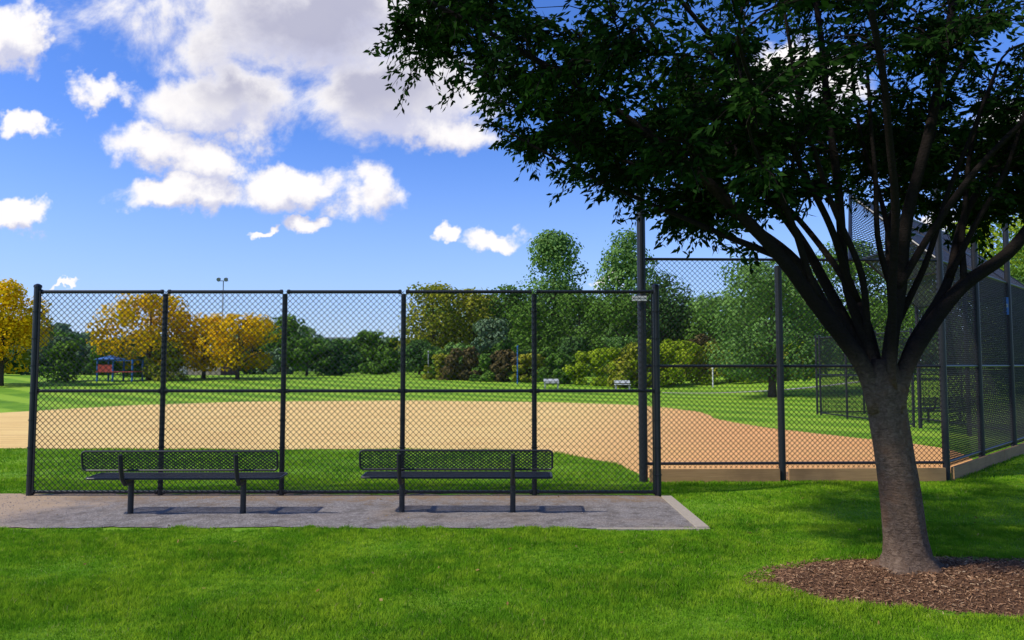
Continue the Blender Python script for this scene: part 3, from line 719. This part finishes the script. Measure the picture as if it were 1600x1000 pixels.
# ---------------------------------------------------------------- sun, sky
sd=Vector((-.66,-.24,.72)).normalized()
el=math.asin(sd.z); az=math.atan2(sd.x,sd.y)
sl=bpy.data.lights.new('sun','SUN'); sl.energy=4.7; sl.angle=R(2.0); sl.color=(1,.94,.83)
so=bpy.data.objects.new('sun',sl); so.rotation_euler=sd.to_track_quat('Z','Y').to_euler(); COL.objects.link(so)
wd=bpy.data.worlds.new('World'); scene.world=wd; wd.use_nodes=True; nt=wd.node_tree; nt.nodes.clear()
out=N(nt,'ShaderNodeOutputWorld'); bg=N(nt,'ShaderNodeBackground'); bg.inputs[1].default_value=.15; nt.links.new(bg.outputs[0],out.inputs[0])
sky=N(nt,'ShaderNodeTexSky',sky_type='NISHITA'); sky.sun_disc=False; sky.sun_elevation=el; sky.sun_rotation=az; sky.altitude=50; sky.air_density=1.0; sky.dust_density=.4; sky.ozone_density=2.5
skc=mixc(nt,1.0,sky.outputs[0],(.97,1.0,1.38),'MULTIPLY')
hsv=N(nt,'ShaderNodeHueSaturation'); hsv.inputs['Saturation'].default_value=1.15; nt.links.new(skc,hsv.inputs['Color'])
gr=bpy.data.node_groups.new('cloud_density','ShaderNodeTree')
gr.interface.new_socket('P',in_out='INPUT',socket_type='NodeSocketVector'); gr.interface.new_socket('D',in_out='OUTPUT',socket_type='NodeSocketFloat')
gi=N(gr,'NodeGroupInput'); go=N(gr,'NodeGroupOutput'); Pn=gi.outputs[0]
w1=vm(gr,'MULTIPLY',vm(gr,'SUBTRACT',noise(gr,Pn,9,2,.55,0,True),(.5,.5,.5)),(.12,.08,0))
w2=vm(gr,'MULTIPLY',vm(gr,'SUBTRACT',noise(gr,Pn,38,3,.6,0,True),(.5,.5,.5)),(.055,.05,0))
Pw=vm(gr,'ADD',Pn,vm(gr,'ADD',w1,w2))
blobs=[(450,15,310,130),(610,130,200,95),(350,150,150,85),(150,122,70,36),(235,215,85,55),(265,292,120,34),(460,282,85,44),(580,298,66,56),(498,350,45,20),(690,365,26,20),(768,374,58,22),(20,190,50,24),(20,335,55,26),(0,45,55,60),(420,360,30,9),(700,190,90,45),(1570,190,70,45),(1480,340,55,34),(945,447,18,12),(90,438,20,6),(310,245,65,42),(1250,120,140,80),(-150,150,120,90),(1800,150,160,90)]
cur=None
for cx,cy,rx,ry in blobs:
    u,v=(cx-800)/1155,(570-cy)/1155
    v_=vm(gr,'SUBTRACT',Pw,(u,v,0)); v_=vm(gr,'MULTIPLY',v_,(1155/rx,1155/ry,0)); l=vm(gr,'LENGTH',v_)
    d=math_(gr,'SUBTRACT',1.0,l)
    cur=d if cur is None else math_(gr,'SMOOTH_MAX',cur,d,.08)
n1=noise(gr,Pn,7,7,.6,.3)
nn=math_(gr,'MULTIPLY',math_(gr,'SUBTRACT',n1,.5),2.0)
tot=math_(gr,'ADD',math_(gr,'MAXIMUM',cur,-1.2),nn); gr.links.new(tot,go.inputs[0])
tc=N(nt,'ShaderNodeTexCoord'); sp=N(nt,'ShaderNodeSeparateXYZ'); nt.links.new(tc.outputs['Generated'],sp.inputs[0])
ay_=math_(nt,'MAXIMUM',math_(nt,'ABSOLUTE',sp.outputs['Y']),.05)
cb=N(nt,'ShaderNodeCombineXYZ'); nt.links.new(math_(nt,'DIVIDE',sp.outputs['X'],ay_),cb.inputs[0]); nt.links.new(math_(nt,'DIVIDE',sp.outputs['Z'],ay_),cb.inputs[1])
def cd(vec):
    g_=N(nt,'ShaderNodeGroup'); g_.node_tree=gr; nt.links.new(vec,g_.inputs[0]); return g_.outputs[0]
D0=cd(cb.outputs[0]); D1=cd(vm(nt,'ADD',cb.outputs[0],(-.010,.030,0)))
alpha=mrange(nt,D0,-.06,.45)
lit=mrange(nt,math_(nt,'SUBTRACT',D0,D1),-.5,.36,0,1)
bv=vm(nt,'MULTIPLY',vm(nt,'SUBTRACT',cb.outputs[0],((500-800)/1155,(570-50)/1155,0)),(1155/400,1155/165,0))
core=math_(nt,'SUBTRACT',1.0,vm(nt,'LENGTH',bv)); thick=math_(nt,'MULTIPLY',mrange(nt,core,.0,.45,0,.92),mrange(nt,D0,.25,.9))
cc=mixc(nt,lit,(4.2,4.3,5.5),(6.9,6.7,6.7)); cc=mixc(nt,thick,cc,(3.1,3.15,4.2))
up=mrange(nt,sp.outputs['Z'],.0,.03,0,1)
a2=math_(nt,'MULTIPLY',alpha,up)
haze=mrange(nt,sp.outputs['Z'],.0,.32,.6,0)
skf=mixc(nt,haze,hsv.outputs[0],(2.8,4.1,6.3))
fin=mixc(nt,a2,skf,cc); nt.links.new(fin,bg.inputs[0])

cam=bpy.data.cameras.new('camera'); cam.lens=26; cam.sensor_width=36; cam.clip_end=6000; cam.clip_start=.05
co=bpy.data.objects.new('camera',cam); co.location=(0,0,1.75); co.rotation_euler=(R(90+3.47),0,0); COL.objects.link(co); scene.camera=co
scene.view_settings.view_transform='Standard'; scene.view_settings.look='None'; scene.view_settings.exposure=0
